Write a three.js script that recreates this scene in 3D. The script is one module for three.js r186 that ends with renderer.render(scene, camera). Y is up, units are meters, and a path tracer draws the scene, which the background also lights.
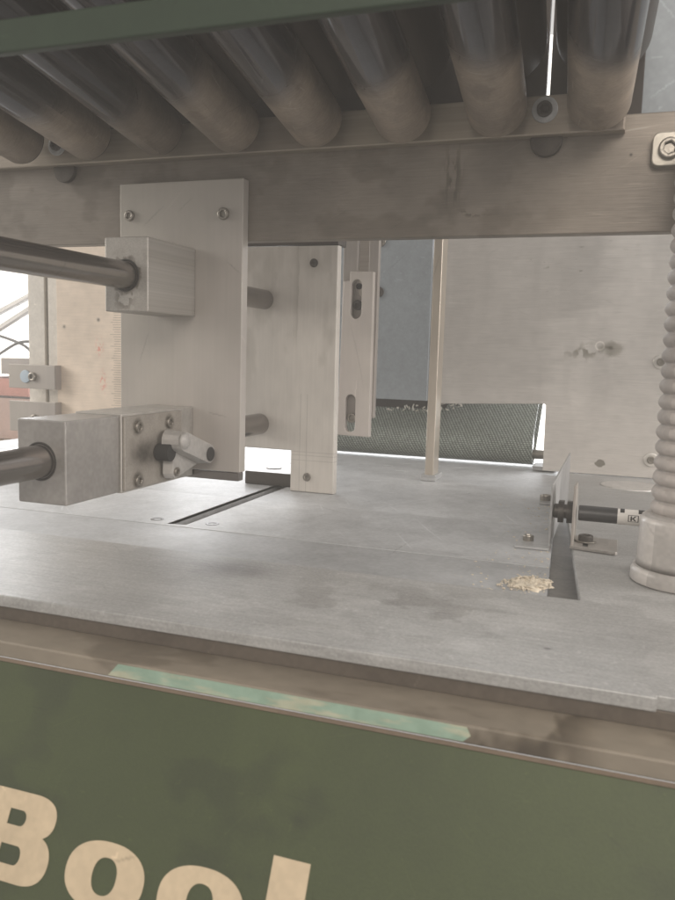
import * as THREE from 'three';
import { RoundedBoxGeometry } from 'three/addons/geometries/RoundedBoxGeometry.js';
import { ConvexGeometry } from 'three/addons/geometries/ConvexGeometry.js';
import { mergeGeometries } from 'three/addons/utils/BufferGeometryUtils.js';
import { RectAreaLightUniformsLib } from 'three/addons/lights/RectAreaLightUniformsLib.js';

const D = Math.PI / 180;
const renderer = new THREE.WebGLRenderer({ antialias: true });
renderer.toneMapping = THREE.LinearToneMapping;
renderer.toneMappingExposure = 1.0;
renderer.shadowMap.enabled = true;
RectAreaLightUniformsLib.init();
const scene = new THREE.Scene();

// ---------------------------------------------------------------- camera
const camera = new THREE.PerspectiveCamera(58.96, 0.75, 0.01, 60);
camera.rotation.order = 'YXZ';
camera.position.set(0, 0.2, 0);
camera.focus = 1.0; camera.userData.fStop = 13;
camera.rotation.set(-6.88 * D, 19.3 * D, 1.6 * D);
scene.add(camera);
scene.fog = new THREE.FogExp2(0xf4f0ea, 0.10);  // thin fog added over everything in place of the veil of lens glare

// ---------------------------------------------------------------- light
scene.background = new THREE.Color().setRGB(0.46, 0.45, 0.44);      // the even, dim light of the workshop around the machine
function rectLamp(color, intensity, w, h, pos, target) {
  const l = new THREE.RectAreaLight(color, intensity, w, h);
  l.position.set(...pos); l.lookAt(...target); scene.add(l);
  return l;
}
const WINDOW = { x0: -4.6, x1: 0.9, y0: -0.45, y1: 1.4, z: -3.2 };
rectLamp(0xf7faff, 8.0, WINDOW.x1 - WINDOW.x0, WINDOW.y1 - WINDOW.y0, [(WINDOW.x0 + WINDOW.x1) / 2, (WINDOW.y0 + WINDOW.y1) / 2, WINDOW.z + 0.03], [(WINDOW.x0 + WINDOW.x1) / 2, (WINDOW.y0 + WINDOW.y1) / 2, 0]);
const LAMP = { pos: [0.62, 1.35, 1.75], w: 1.7, h: 0.7, aim: [-0.2, 0.15, -0.8] };          // ceiling lamp over the operator
rectLamp(0xfff6ec, 15.0, LAMP.w, LAMP.h, LAMP.pos, LAMP.aim);
const LEFT = { pos: [-2.7, 0.95, -0.55], w: 1.3, h: 1.1, aim: [-0.9, 0.15, -1.2] };          // window in the side wall at the left
rectLamp(0xfffaf2, 9.0, LEFT.w, LEFT.h, LEFT.pos, LEFT.aim);
const SIDE = { pos: [2.1, 0.75, -0.7], w: 1.3, h: 1.1, aim: [0, 0.2, -1.05] };             // window in the side wall at the right
rectLamp(0xfffaf6, 11.0, SIDE.w, SIDE.h, SIDE.pos, SIDE.aim);

// ---------------------------------------------------------------- helpers
function rng(seed) { let s = seed >>> 0; return () => { s = (s + 0x6D2B79F5) | 0; let t = Math.imul(s ^ (s >>> 15), 1 | s); t = (t + Math.imul(t ^ (t >>> 7), 61 | t)) ^ t; return ((t ^ (t >>> 14)) >>> 0) / 4294967296; }; }
function hash(ix, iy, s) { let h = Math.imul(ix, 374761393) ^ Math.imul(iy, 668265263) ^ Math.imul(s, 2147483647 ^ 0x5bd1e995); h = Math.imul(h ^ (h >>> 13), 1274126177); h ^= h >>> 16; return (h >>> 0) / 4294967296; }
function noise(x, y, s = 1) {
  const ix = Math.floor(x), iy = Math.floor(y); let fx = x - ix, fy = y - iy;
  fx = fx * fx * (3 - 2 * fx); fy = fy * fy * (3 - 2 * fy);
  const a = hash(ix, iy, s), b = hash(ix + 1, iy, s), c = hash(ix, iy + 1, s), d = hash(ix + 1, iy + 1, s);
  return a + (b - a) * fx + (c - a) * fy + (a - b - c + d) * fx * fy;
}
function fbm(x, y, s = 1, o = 4) { let v = 0, a = 0.5, t = 0; for (let i = 0; i < o; i++) { v += a * noise(x, y, s + i * 17); t += a; a *= 0.5; x *= 2.03; y *= 2.03; } return v / t; }
const clamp = (v, a = 0, b = 1) => Math.min(b, Math.max(a, v));
const sm = (a, b, v) => { const t = clamp((v - a) / (b - a)); return t * t * (3 - 2 * t); };
const gau = (x, y, cx, cy, sx, sy) => Math.exp(-(((x - cx) / sx) ** 2 + ((y - cy) / sy) ** 2));

// a colour texture, with an optional second grey one; fn(x, y) gets metres and returns [r, g, b, relief]
function texture(x0, y0, W, H, ppm, fn, repeat, marks) {
  const w = Math.min(2048, Math.round(W * ppm)), h = Math.min(2048, Math.round(H * ppm));
  const c = new Uint8Array(w * h * 4), r = new Uint8Array(w * h * 4);
  for (let j = 0; j < h; j++) for (let i = 0; i < w; i++) {
    const o = fn(x0 + (i + 0.5) / w * W, y0 + (j + 0.5) / h * H), k = (j * w + i) * 4;
    for (let q = 0; q < 3; q++) { c[k + q] = clamp(o[q]) * 255; r[k + q] = clamp(o[3]) * 255; }
    c[k + 3] = r[k + 3] = 255;
  }
  if (marks) {                                                            // fine scratches: n lines of a length, light or dark
    const R = rng(marks.seed || 1);
    for (let q = 0; q < marks.n; q++) {
      const L = marks.len * (0.2 + R() * R()) * ppm, a = (marks.angle || 0) + (R() - 0.5) * (marks.spread ?? 6.3), bend = (R() - 0.5) * 0.004, amp = (R() < (marks.dark ?? 0.5) ? -1 : 1) * marks.amp * (0.3 + R());
      let x = R() * w, y = R() * h, t = a;
      for (let k = 0; k < L; k++) {
        x += Math.cos(t); y += Math.sin(t); t += bend;
        const f = Math.sin(Math.PI * k / L), xi = Math.floor(repeat ? ((x % w) + w) % w : x), yi = Math.floor(repeat ? ((y % h) + h) % h : y);
        if (xi < 0 || yi < 0 || xi >= w || yi >= h) continue;
        const o = (yi * w + xi) * 4; for (let p = 0; p < 3; p++) { c[o + p] = clamp(c[o + p] / 255 + amp * f) * 255; r[o + p] = clamp(r[o + p] / 255 - Math.abs(amp) * f * 2) * 255; }
      }
    }
  }
  const mk = (d, srgb) => { const t = new THREE.DataTexture(d, w, h); if (srgb) t.colorSpace = THREE.SRGBColorSpace; t.magFilter = THREE.LinearFilter; t.minFilter = THREE.LinearMipmapLinearFilter; t.generateMipmaps = true; t.wrapS = t.wrapT = repeat ? THREE.RepeatWrapping : THREE.ClampToEdgeWrapping; t.needsUpdate = true; return t; };
  return { map: mk(c, true), relief: mk(r, false), x0, y0, W, H };
}
function metal(color, tex, { metalness = 0.55, roughness = 0.5, bump = 0.00012, rough = true } = {}) {
  const m = new THREE.MeshStandardMaterial({ color, metalness, roughness });
  if (tex) { m.map = tex.map; if (bump) { m.bumpMap = tex.relief; m.bumpScale = bump; } }
  return m;
}
// uv in metres by the way each face points, or fitted to a texture's own rectangle
function uv(g, tex, plane) {
  if (g.index) g = g.toNonIndexed();
  const p = g.attributes.position, n = p.count, o = new Float32Array(n * 2), a = new THREE.Vector3(), b = new THREE.Vector3(), c = new THREE.Vector3();
  for (let i = 0; i < n; i += 3) {
    a.fromBufferAttribute(p, i); b.fromBufferAttribute(p, i + 1); c.fromBufferAttribute(p, i + 2);
    const f = new THREE.Vector3().subVectors(b, a).cross(new THREE.Vector3().subVectors(c, a));
    const ax = Math.abs(f.x), ay = Math.abs(f.y), az = Math.abs(f.z);
    const k = plane || (az >= ax && az >= ay ? 'xy' : ay >= ax ? 'xz' : 'zy');
    [a, b, c].forEach((v, j) => {
      const u = k[0] === 'x' ? v.x : v.z, w = k[1] === 'y' ? v.y : v.z;
      o[(i + j) * 2] = tex ? (u - tex.x0) / tex.W : u; o[(i + j) * 2 + 1] = tex ? (w - tex.y0) / tex.H : w;
    });
  }
  g.setAttribute('uv', new THREE.BufferAttribute(o, 2));
  return g;
}
const box = (x0, x1, y0, y1, z0, z1, r = 0.001) => {
  const w = x1 - x0, h = y1 - y0, d = Math.abs(z1 - z0);
  const g = new RoundedBoxGeometry(w, h, d, 2, Math.min(r, w * 0.45, h * 0.45, d * 0.45));
  return g.translate((x0 + x1) / 2, (y0 + y1) / 2, (z0 + z1) / 2);
};
// a plate cut from an outline in x, y; its front face at z = front, thickness t behind it
function plate(points, holes, front, t, bevel = 0.001) {
  const s = new THREE.Shape(points.map((p) => new THREE.Vector2(...p)));
  (holes || []).forEach((h) => s.holes.push(h));
  const g = new THREE.ExtrudeGeometry(s, { depth: t - 2 * bevel, bevelEnabled: bevel > 0, bevelThickness: bevel, bevelSize: bevel, bevelOffset: -bevel, bevelSegments: 2, curveSegments: 20 });
  return g.translate(0, 0, front - t + bevel);
}
// the same lying flat: the outline is x, z; the top at y = top
function slab(points, holes, top, t, bevel = 0.001) {
  const g = plate(points.map(([x, z]) => [x, -z]), holes, 0, t, bevel);
  g.rotateX(-Math.PI / 2); g.translate(0, top, 0);
  return g;
}
const circle = (x, y, r) => { const p = new THREE.Path(); p.absarc(x, y, r, 0, Math.PI * 2, true); return p; };
const oblong = (x, y0, y1, r, tilt = 0) => { const p = new THREE.Path(); p.absarc(x + tilt * (y1 - y0), y1 - r, r, 0, Math.PI, false); p.absarc(x, y0 + r, r, Math.PI, 2 * Math.PI, false); p.closePath(); return p; };
function lathe(profile, seg = 48) { return new THREE.LatheGeometry(profile.map((p) => new THREE.Vector2(...p)), seg); }
// a round bar along an axis with chamfered ends
function bar(axis, r, a, b, [u, v], ch = 0.001, seg = 40) {
  const g = lathe([[0, a], [r - ch, a], [r, a + ch], [r, b - ch], [r - ch, b], [0, b]], seg);
  if (axis === 'x') g.rotateZ(-Math.PI / 2).translate(0, u, v);
  if (axis === 'z') g.rotateX(Math.PI / 2).translate(u, v, 0);
  if (axis === 'y') g.translate(u, 0, v);
  return g;
}
const used = {};
function numbered(name) { used[name] = (used[name] || 0) + 1; return used[name] === 1 ? name : name + '_' + String(used[name] - 1).padStart(3, '0'); }
function thing(name, label, category, pos = [0, 0, 0], group) {
  const o = new THREE.Group(); o.name = numbered(name); o.position.set(...pos); scene.add(o);
  o.userData = { label, category }; if (group) o.userData.group = group;
  return o;
}
function part(name, geo, mat, parent, label) {
  if (Array.isArray(geo)) geo = mergeGeometries(geo.map((g) => { const n = g.index ? g.toNonIndexed() : g; for (const k of Object.keys(n.attributes)) if (!['position', 'normal', 'uv'].includes(k)) n.deleteAttribute(k); return n; }));
  const m = new THREE.Mesh(geo, mat); m.name = name; m.castShadow = m.receiveShadow = true; parent.add(m);
  if (label) m.userData.label = label;
  return m;
}
// moves a part's geometry so that its group stands at the thing's base
const local = (g, o) => g.translate(-o.position.x, -o.position.y, -o.position.z);

// ---------------------------------------------------------------- surfaces
const brushedH = texture(0, 0, 0.5, 0.5, 1600, (x, y) => {
  const s = noise(x * 14, y * 1500, 3) * 0.5 + noise(x * 40, y * 700, 4) * 0.5, b = fbm(x * 10, y * 10, 8), d = fbm(x * 60, y * 60, 9);
  const v = 0.86 + (s - 0.5) * 0.12 + (b - 0.5) * 0.16 + (d - 0.5) * 0.06;
  return [v, v * (0.985 + (b - 0.5) * 0.02), v * (0.965 - (b - 0.5) * 0.03), s * 0.7 + d * 0.3];
}, true);
const brushedV = texture(0, 0, 0.5, 0.5, 1600, (x, y) => {
  const s = noise(x * 1500, y * 14, 13) * 0.5 + noise(x * 600, y * 30, 14) * 0.5, b = fbm(x * 9, y * 7, 18), d = fbm(x * 70, y * 50, 19);
  const v = 0.87 + (s - 0.5) * 0.03 + (b - 0.5) * 0.12 + (d - 0.5) * 0.06;
  return [v, v * (0.985 + (b - 0.5) * 0.02), v * (0.975 - (b - 0.5) * 0.03), s * 0.6 + d * 0.4];
}, true, { n: 140, len: 0.06, amp: 0.09, seed: 5, dark: 0.6 });
const mottled = texture(0, 0, 0.4, 0.4, 1800, (x, y) => {
  const b = fbm(x * 14, y * 14, 28), d = fbm(x * 120, y * 120, 29), g = noise(x * 900, y * 900, 30);
  const v = 0.84 + (b - 0.5) * 0.22 + (d - 0.5) * 0.12 + (g - 0.5) * 0.07;
  return [v, v * 0.99, v * 0.98, d * 0.6 + g * 0.4];
}, true, { n: 160, len: 0.05, amp: 0.10, seed: 4, dark: 0.55 });
const paintTex = texture(0, 0, 0.5, 0.5, 1400, (x, y) => {
  const b = fbm(x * 8, y * 8, 38), d = fbm(x * 160, y * 160, 39, 2), g = noise(x * 700, y * 700, 40);
  const v = 0.86 + (b - 0.5) * 0.18 + (d - 0.5) * 0.06 + (g - 0.5) * 0.05 + (noise(x * 420, y * 420, 42) > 0.955 ? 0.10 : 0), sc = noise(x * 30, y * 9, 41) > 0.93 ? 0.03 : 0;
  return [v + sc, v + sc, v + sc, d * 0.7 + g * 0.3];
}, true, { n: 150, len: 0.05, amp: 0.11, seed: 6, dark: 0.25 });

const alu = metal(0xb6b1ab, brushedV, { metalness: 0.3, roughness: 0.48 });
const aluH = metal(0xb0a9a1, brushedH, { metalness: 0.5, roughness: 0.48 });
const aluMottled = metal(0xc0bdb8, mottled, { metalness: 0.35, roughness: 0.42 });
const aluSmooth = metal(0xc6c8ca, mottled, { metalness: 0.35, roughness: 0.42, bump: 0.00004 });
const greyPanel = metal(0x9ca3a8, paintTex, { metalness: 0.15, roughness: 0.5, bump: 0.00004 });
const steelDark = metal(0x5b5651, mottled, { metalness: 0.7, roughness: 0.4 });
const steelRod = metal(0x9d9995, brushedV, { metalness: 0.9, roughness: 0.2, bump: 0.00003 });
const screwMat = metal(0xa9a49c, mottled, { metalness: 0.85, roughness: 0.32, bump: 0.00006 });
const screwDark = metal(0x55514d, mottled, { metalness: 0.6, roughness: 0.4 });
const blackMat = new THREE.MeshStandardMaterial({ color: 0x1c1a19, roughness: 0.75 });
const rubber = metal(0x34302d, mottled, { metalness: 0, roughness: 0.6 });
const greenPaint = metal(0x404a24, paintTex, { metalness: 0, roughness: 0.62, bump: 0.0001 });
const greenBar = metal(0x293a28, paintTex, { metalness: 0, roughness: 0.6, bump: 0.0001 });
const castMat = metal(0xc9c7c4, mottled, { metalness: 0.4, roughness: 0.42, bump: 0.0003 });
const beige = metal(0xb5a999, brushedH, { metalness: 0.25, roughness: 0.55 });

// socket screws: head with a six-sided recess, axis +z, underside at 0
function screwGeo(r, h, hex = 0.55) {
  const s = new THREE.Shape(); s.absarc(0, 0, r, 0, Math.PI * 2, false);
  const k = new THREE.Path(); for (let i = 0; i < 6; i++) { const a = -i * Math.PI / 3; i ? k.lineTo(r * hex * Math.cos(a), r * hex * Math.sin(a)) : k.moveTo(r * hex * Math.cos(a), r * hex * Math.sin(a)); } k.closePath();
  s.holes.push(k);
  const b = Math.min(r * 0.16, h * 0.4), g = new THREE.ExtrudeGeometry(s, { depth: h - b, bevelEnabled: true, bevelThickness: b, bevelSize: b, bevelOffset: -b, bevelSegments: 2, curveSegments: 14 });
  const f = new THREE.CylinderGeometry(r * 0.8, r * 0.8, h * 0.35, 20).rotateX(Math.PI / 2).translate(0, 0, h * 0.175);
  return mergeGeometries([g.toNonIndexed(), f.toNonIndexed()].map((q) => { q.deleteAttribute('uv'); return uv(q); }));
}
const screwBase = screwGeo(1, 0.8);
function screw(parent, [x, y, z], r, dir = 'z', mat = screwMat, depth = 1, label, turn = 0.4) {
  const m = new THREE.Mesh(screwBase, mat); m.name = 'screw'; m.castShadow = m.receiveShadow = true;
  m.scale.set(r, r, r * depth); m.position.set(x - parent.position.x, y - parent.position.y, z - parent.position.z);
  m.rotation.order = 'YXZ';
  if (dir === 'x') m.rotation.y = Math.PI / 2;
  if (dir === 'y') m.rotation.x = -Math.PI / 2;
  m.rotateZ(turn + x * 37 + y * 91);
  parent.add(m); if (label) m.userData.label = label;
  return m;
}

// ================================================================ WORKTABLE
{
  const t = thing('worktable', 'flat grey steel worktable with a sunken middle under the guide plates', 'table', [-0.2, -0.05, -0.9]);
  const tex = texture(-0.75, 0.49, 1.15, 0.99, 1500, (x, z) => {          // v runs with -z
    const b = fbm(x * 9, z * 9, 48), d = fbm(x * 45, z * 45, 49), g = noise(x * 750, z * 750, 50), g2 = noise(x * 300, z * 420, 51);
    let v = 0.85 + (b - 0.5) * 0.10 + (d - 0.5) * 0.06 + (g - 0.5) * 0.10 + (noise(x * 25, z * 900, 54) - 0.5) * 0.07;
    const smear = gau(x, z, -0.33, 0.645, 0.045, 0.03) * (0.55 + 0.5 * d) + gau(x, z, -0.36, 0.60, 0.03, 0.02) * 0.4 * d + sm(0.5, 0.62, fbm(x * 26, z * 34, 57)) * 0.3 * gau(x, z, -0.16, 0.60, 0.14, 0.07);
    const speck = noise(x * 420, z * 420, 52) > 0.88 ? 0.06 : 0, worn = sm(0.56, 0.72, fbm(x * 22 + 7, z * 30, 53)) * 0.05;
    v = v - smear * 0.34 + speck + worn;
    const dot = gau(x, z, -0.035, 0.555, 0.0025, 0.0016) * 0.4; v -= dot;
    return [v, v * (0.99 - smear * 0.02), v * (0.978 - smear * 0.04), g * 0.5 + g2 * 0.2 + d * 0.3];
  }, false, { n: 420, len: 0.10, amp: 0.10, seed: 7, dark: 0.5, spread: 1.6 });
  const topMat = metal(0xbabbbb, tex, { metalness: 0.2, roughness: 0.46, bump: 0.00008 });
  const flip = (g) => { uv(g); const p = g.attributes.position, u = g.attributes.uv; for (let i = 0; i < p.count; i++) u.setXY(i, (p.getX(i) - tex.x0) / tex.W, (-p.getZ(i) - p.getY(i) - tex.y0) / tex.H); return g; };
  // the raised plate in front and at the right is one piece, bent round the sunken middle
  part('top_plate', local(flip(slab([[-1.25, -0.4974], [0.034, -0.4974], [0.034, -0.5015], [0.42, -0.5015], [0.42, -1.49], [-0.0905, -1.49], [-0.0192, -0.683], [-1.25, -0.687]], [], 0, 0.0095, 0.0009).toNonIndexed()), t), topMat, t);
  part('under_plate', local(uv(box(-1.25, 0.42, -0.0215, -0.0096, -0.60, -0.5015, 0.0006)), t), metal(0x7b7268, mottled, { metalness: 0.4, roughness: 0.5 }), t, 'dark steel packing plate under the table edge');
  const slotHole = () => { const p = new THREE.Path(); p.moveTo(-0.4965, 0.811); p.lineTo(-0.4965, 1.15); p.lineTo(-0.473, 1.15); p.lineTo(-0.473, 0.815); p.closePath(); return p; };
  const holes = [[-0.4875, 1.40], [-0.3725, 1.475], [-0.2994, 1.40], [-0.44, 1.50], [-0.452, 1.425], [-0.40, 1.43], [-0.335, 1.44], [-0.262, 1.47], [-0.22, 1.42], [-0.36, 1.375], [-0.30, 1.255], [-0.505, 1.46]];
  const edgeAt = (z) => -0.047 - 0.058 * (-z - 0.69);                       // an open wedge is left between the sunken floor and the right plate
  part('sunken_floor', local(uv(slab([[-1.25, -0.66], [edgeAt(-0.66), -0.66], [edgeAt(-1.62), -1.62], [-1.25, -1.62]], [slotHole()], -0.0065, 0.03, 0)), t), metal(0xc0c3c6, mottled, { metalness: 0.15, roughness: 0.55, bump: 0.00004 }), t, 'smooth bluish steel strip in the sunken middle');
  part('inner_plate', local(uv(slab([[-1.25, -0.803], [edgeAt(-0.804), -0.804], [edgeAt(-1.455) - 0.0005, -1.455], [edgeAt(-1.6) - 0.0005, -1.6], [-1.25, -1.6]], [slotHole(), ...holes.map(([x, y]) => circle(x, y, 0.0085))], -0.006, 0.0042, 0.0004)), t), metal(0xced1d4, mottled, { metalness: 0.18, roughness: 0.58, bump: 0.0001 }), t);
  part('gap_floor', local(uv(box(-0.12, 0.01, -0.060, -0.040, -1.48, -0.65)), t), aluMottled, t, 'steel floor of the open wedge beside the right plate');
  part('slot_channel', local(box(-0.51, -0.46, -0.055, -0.042, -1.17, -0.79), t), aluMottled, t, 'steel bottom of the guide slot');
  for (const [x, z] of [[-0.5197, -0.8153 - 0.012], [-0.4478, -0.8214 - 0.012], [-0.29, -1.10], [-0.18, -1.0]].slice(0, 2)) screw(t, [x, -0.0075, z], 0.0085, 'y', screwDark, 0.28);
  part('round_inlay', local(uv(lathe([[0, -0.004], [0.049, -0.004], [0.049, 0.0008], [0.0475, 0.0016], [0.044, 0.0016], [0.0435, 0.0009], [0, 0.0009]], 64).translate(0.03, 0, -1.362)), t), metal(0xe4e2df, mottled, { metalness: 0.2, roughness: 0.4 }), t, 'round pale steel plug let into the right plate');
}

// front rail with its strip of tape
{
  const t = thing('front_rail', 'beige steel rail along the front of the worktable with mint green tape', 'rail', [-0.2, -0.034, -0.48]);
  const tex = texture(-0.45, -0.52, 0.6, 0.07, 2400, (x, z) => {
    const b = fbm(x * 12, z * 30, 61), d = fbm(x * 90, z * 120, 62);
    let v = 0.84 + (b - 0.5) * 0.14 + (d - 0.5) * 0.1;
    const st = sm(0.42, 0.6, fbm(x * 30, z * 18, 63)) * (sm(-0.10, -0.06, x) * (1 - sm(-0.03, 0.01, x))) * 0.75 + sm(0.6, 0.75, fbm(x * 18, z * 40, 64)) * 0.25;
    v *= 1 - st * 0.55;
    return [v, v * (0.985 - st * 0.05), v * (0.96 - st * 0.12), d];
  });
  const m = metal(0x988f82, tex, { metalness: 0.1, roughness: 0.55 });
  const g = uv(box(-1.25, 0.42, -0.034, -0.0216, -0.53, -0.462, 0.0018)); { const p = g.attributes.position, u = g.attributes.uv; for (let i = 0; i < p.count; i++) u.setXY(i, (p.getX(i) - tex.x0) / tex.W, (p.getZ(i) - p.getY(i) - 0.03 - tex.y0) / tex.H); }
  part('ledge', local(g, t), m, t);
  const tp = texture(-0.34, -0.034, 0.28, 0.014, 3000, (x, y) => {
    const d = fbm(x * 140, y * 200, 66), w = sm(0.5, 0.75, fbm(x * 40, y * 160, 67));
    return [0.63 + w * 0.14 + (d - 0.5) * 0.1, 0.72 + w * 0.04 + (d - 0.5) * 0.1, 0.66 + w * 0.02 + (d - 0.5) * 0.1, d];
  });
  part('tape', local(uv(plate([[-0.3305, -0.0321], [-0.322, -0.0228], [-0.0735, -0.0228], [-0.071, -0.028], [-0.0755, -0.0322], [-0.2, -0.0326]], [], -0.4614, 0.0005, 0), tp, 'xy'), t), metal(0xd8dcd6, tp, { metalness: 0, roughness: 0.45 }), t, 'strip of worn mint green tape');
}

// sloping green panel with its lettering
{
  const t = thing('green_fascia', 'sloping dark green machine panel with cream lettering', 'panel', [0, -0.0348, -0.4626]);
  t.rotation.x = -Math.atan(0.5);
  const wearTex = texture(-0.46, -0.30, 0.62, 0.30, 2400, (x, y) => {
    const b = fbm(x * 9, y * 9, 171), d = fbm(x * 60, y * 60, 172), g = noise(x * 900, y * 900, 173), c = fbm(x * 24 + 3, y * 7, 174);
    let v = 0.87 + (b - 0.5) * 0.12 + (d - 0.5) * 0.05 + (g - 0.5) * 0.05;
    const dust = sm(0.52, 0.75, c) * 0.05 + (noise(x * 330, y * 330, 175) > 0.965 ? 0.12 : 0), grease = sm(0.6, 0.75, fbm(x * 16, y * 20, 176)) * 0.10 + gau(x, y, -0.172, -0.062, 0.006, 0.004) * 0.2 * d;
    v = v - grease;
    return [v + dust, v + dust * 0.95, v + dust * 0.85, d * 0.6 + g * 0.4];
  }, false, { n: 130, len: 0.07, amp: 0.13, seed: 41, dark: 0.25 });
  part('sheet', uv(box(-1.2, 0.5, -0.42, -0.0022, -0.004, 0, 0.0006), wearTex, 'xy'), metal(0x404a24, wearTex, { metalness: 0, roughness: 0.58, bump: 0.0001 }), t);
  part('edge_strip', uv(box(-1.2, 0.5, -0.0022, 0.0006, -0.0042, 0.0004, 0.0002)), metal(0x7d6d5c, mottled, { metalness: 0, roughness: 0.8 }), t, 'bare brown edge along the top of the panel');
  const cream = metal(0xd8c3a3, paintTex, { metalness: 0, roughness: 0.5, bump: 0.00005 });
  const letter = (shape, label) => part('letter', uv(new THREE.ExtrudeGeometry(shape, { depth: 0.0004, bevelEnabled: false, curveSegments: 20 }).translate(0, 0, 0.00005)), cream, t, label);
  const base = -0.1409, cap = 0.0563;
  { // B
    const L = -0.4045, R = -0.3403, s = new THREE.Shape(), y0 = base, y1 = base + cap, mid = base + 0.031;
    s.moveTo(L, y0); s.lineTo(R - 0.0205, y0); s.bezierCurveTo(R - 0.005, y0, R, y0 + 0.0075, R, y0 + 0.0165); s.bezierCurveTo(R, y0 + 0.0235, R - 0.004, mid - 0.002, R - 0.0095, mid - 0.0003);
    s.bezierCurveTo(R - 0.0045, mid + 0.002, R - 0.0022, mid + 0.0062, R - 0.0022, mid + 0.0112); s.bezierCurveTo(R - 0.0022, y1 - 0.0055, R - 0.008, y1, R - 0.0225, y1); s.lineTo(L, y1); s.closePath();
    const counter = (a, b, r) => { const p = new THREE.Path(), x0 = L + 0.0235, x1 = r; p.moveTo(x0, a); p.lineTo(x0, b); p.lineTo(x1 - 0.006, b); p.bezierCurveTo(x1, b, x1, a, x1 - 0.006, a); p.closePath(); return p; };
    s.holes.push(counter(base + 0.0105, base + 0.0225, R - 0.0215), counter(base + 0.0345, base + 0.0445, R - 0.0245));
    letter(s, 'cream capital letter B');
  }
  for (const cx of [-0.2964, -0.2262]) {
    const s = new THREE.Shape(), w = 0.0297, h = 0.0205, cy = base + 0.0192;
    const sup = (p, a, b, dir) => { for (let i = 0; i < 48; i++) { const q = dir * i / 48 * Math.PI * 2, c = Math.cos(q), d = Math.sin(q), e = 0.88; const X = cx + a * Math.sign(c) * Math.abs(c) ** e, Y = cy + b * Math.sign(d) * Math.abs(d) ** e; i ? p.lineTo(X, Y) : p.moveTo(X, Y); } p.closePath(); };
    sup(s, w, h, 1); const hole = new THREE.Path(); sup(hole, 0.0092, 0.0112, -1); s.holes.push(hole);
    letter(s, 'cream small letter o');
  }
  { const s = new THREE.Shape(), a = -0.1830, b = a + 0.0245; [[a, base], [b, base], [b, base + 0.0095], [b + 0.0055, base + 0.0145], [b + 0.0165, base], [b + 0.045, base], [b + 0.0225, base + 0.0235], [b + 0.0425, base + 0.0385], [b + 0.0155, base + 0.0385], [b, base + 0.0255], [b, base + cap], [a, base + cap]].forEach((p, i) => i ? s.lineTo(...p) : s.moveTo(...p)); s.closePath(); letter(s, 'cream small letter k'); }
}

// green bar across the top of the opening
{
  const t = thing('green_crossbar', 'narrow green painted bar across the top in front of the rollers', 'bar', [-0.2, 0.3716, -0.405]);
  part('bar', local(uv(box(-1.2, 0.6, 0.3716, 0.3905, -0.407, -0.40, 0.0015)), t), greenBar, t);
}

// ================================================================ BACK FRAME
{
  const t = thing('cross_beam', 'broad stained aluminium beam running behind the roller ends', 'beam', [-0.3, 0.326, -0.85]);
  const tex = texture(-0.8, 0.32, 0.95, 0.13, 2100, (x, y) => {
    const s = noise(x * 30, y * 1900, 71) * 0.55 + noise(x * 90, y * 1000, 72) * 0.45, b = fbm(x * 11, y * 14, 73), d = fbm(x * 70, y * 80, 74);
    let v = 0.84 + (s - 0.5) * 0.08 + (b - 0.5) * 0.16 + (d - 0.5) * 0.08;
    const st = sm(0.48, 0.62, fbm(x * 260, y * 60, 75)) * gau(x, y, -0.178, 0.39, 0.008, 0.025) * 0.65 + sm(0.5, 0.6, fbm(x * 200, y * 300, 76)) * gau(x, y, -0.155, 0.35, 0.013, 0.0035) * 0.7
      + sm(0.5, 0.7, fbm(x * 22, y * 30, 77)) * (1 - sm(-0.12, -0.02, x)) * 0.22;
    const sc = (noise(x * 9, y * 900, 78) > 0.93 ? 0.10 : 0) * sm(-0.08, -0.02, x) + gau(x, y, -0.004, 0.4, 0.0012, 0.0012) * -0.5 + gau(x, y, 0.0, 0.424 + x * 0.12, 0.02, 0.0006) * 0.2;
    v = v * (1 - st * 0.55) + sc;
    return [v, v * (0.975 - st * 0.03), v * (0.945 - st * 0.08), s * 0.8 + d * 0.2];
  }, false, { n: 120, len: 0.06, amp: 0.08, seed: 31, dark: 0.55, spread: 1.2 });
  part('face', local(uv(box(-1.25, 0.3, 0.326, 0.4386, -0.868, -0.85, 0.0016), tex, 'xy'), t), metal(0x9b958e, tex, { metalness: 0.3, roughness: 0.46, bump: 0.00015 }), t);
  // clamp washer at the right end
  const c = new THREE.Shape(), r = 0.008; const X0 = 0.0146, X1 = 0.062, Y0 = 0.386, Y1 = 0.4173;
  c.moveTo(X0 + r, Y0); c.lineTo(X1, Y0); c.lineTo(X1, Y1); c.lineTo(X0 + r, Y1); c.quadraticCurveTo(X0, Y1, X0, Y1 - r); c.lineTo(X0, Y0 + r); c.quadraticCurveTo(X0, Y0, X0 + r, Y0);
  part('clamp_plate', local(uv(new THREE.ExtrudeGeometry(c, { depth: 0.009, bevelEnabled: true, bevelSize: 0.001, bevelThickness: 0.001, bevelOffset: -0.001, bevelSegments: 2 }).translate(0, 0, -0.85)), t), metal(0xcfcabf, mottled, { metalness: 0.5, roughness: 0.4 }), t, 'pale rounded clamp plate at the end of the beam');
  screw(t, [0.030, 0.4015, -0.84], 0.0098, 'z', screwMat, 0.7);
}
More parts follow.
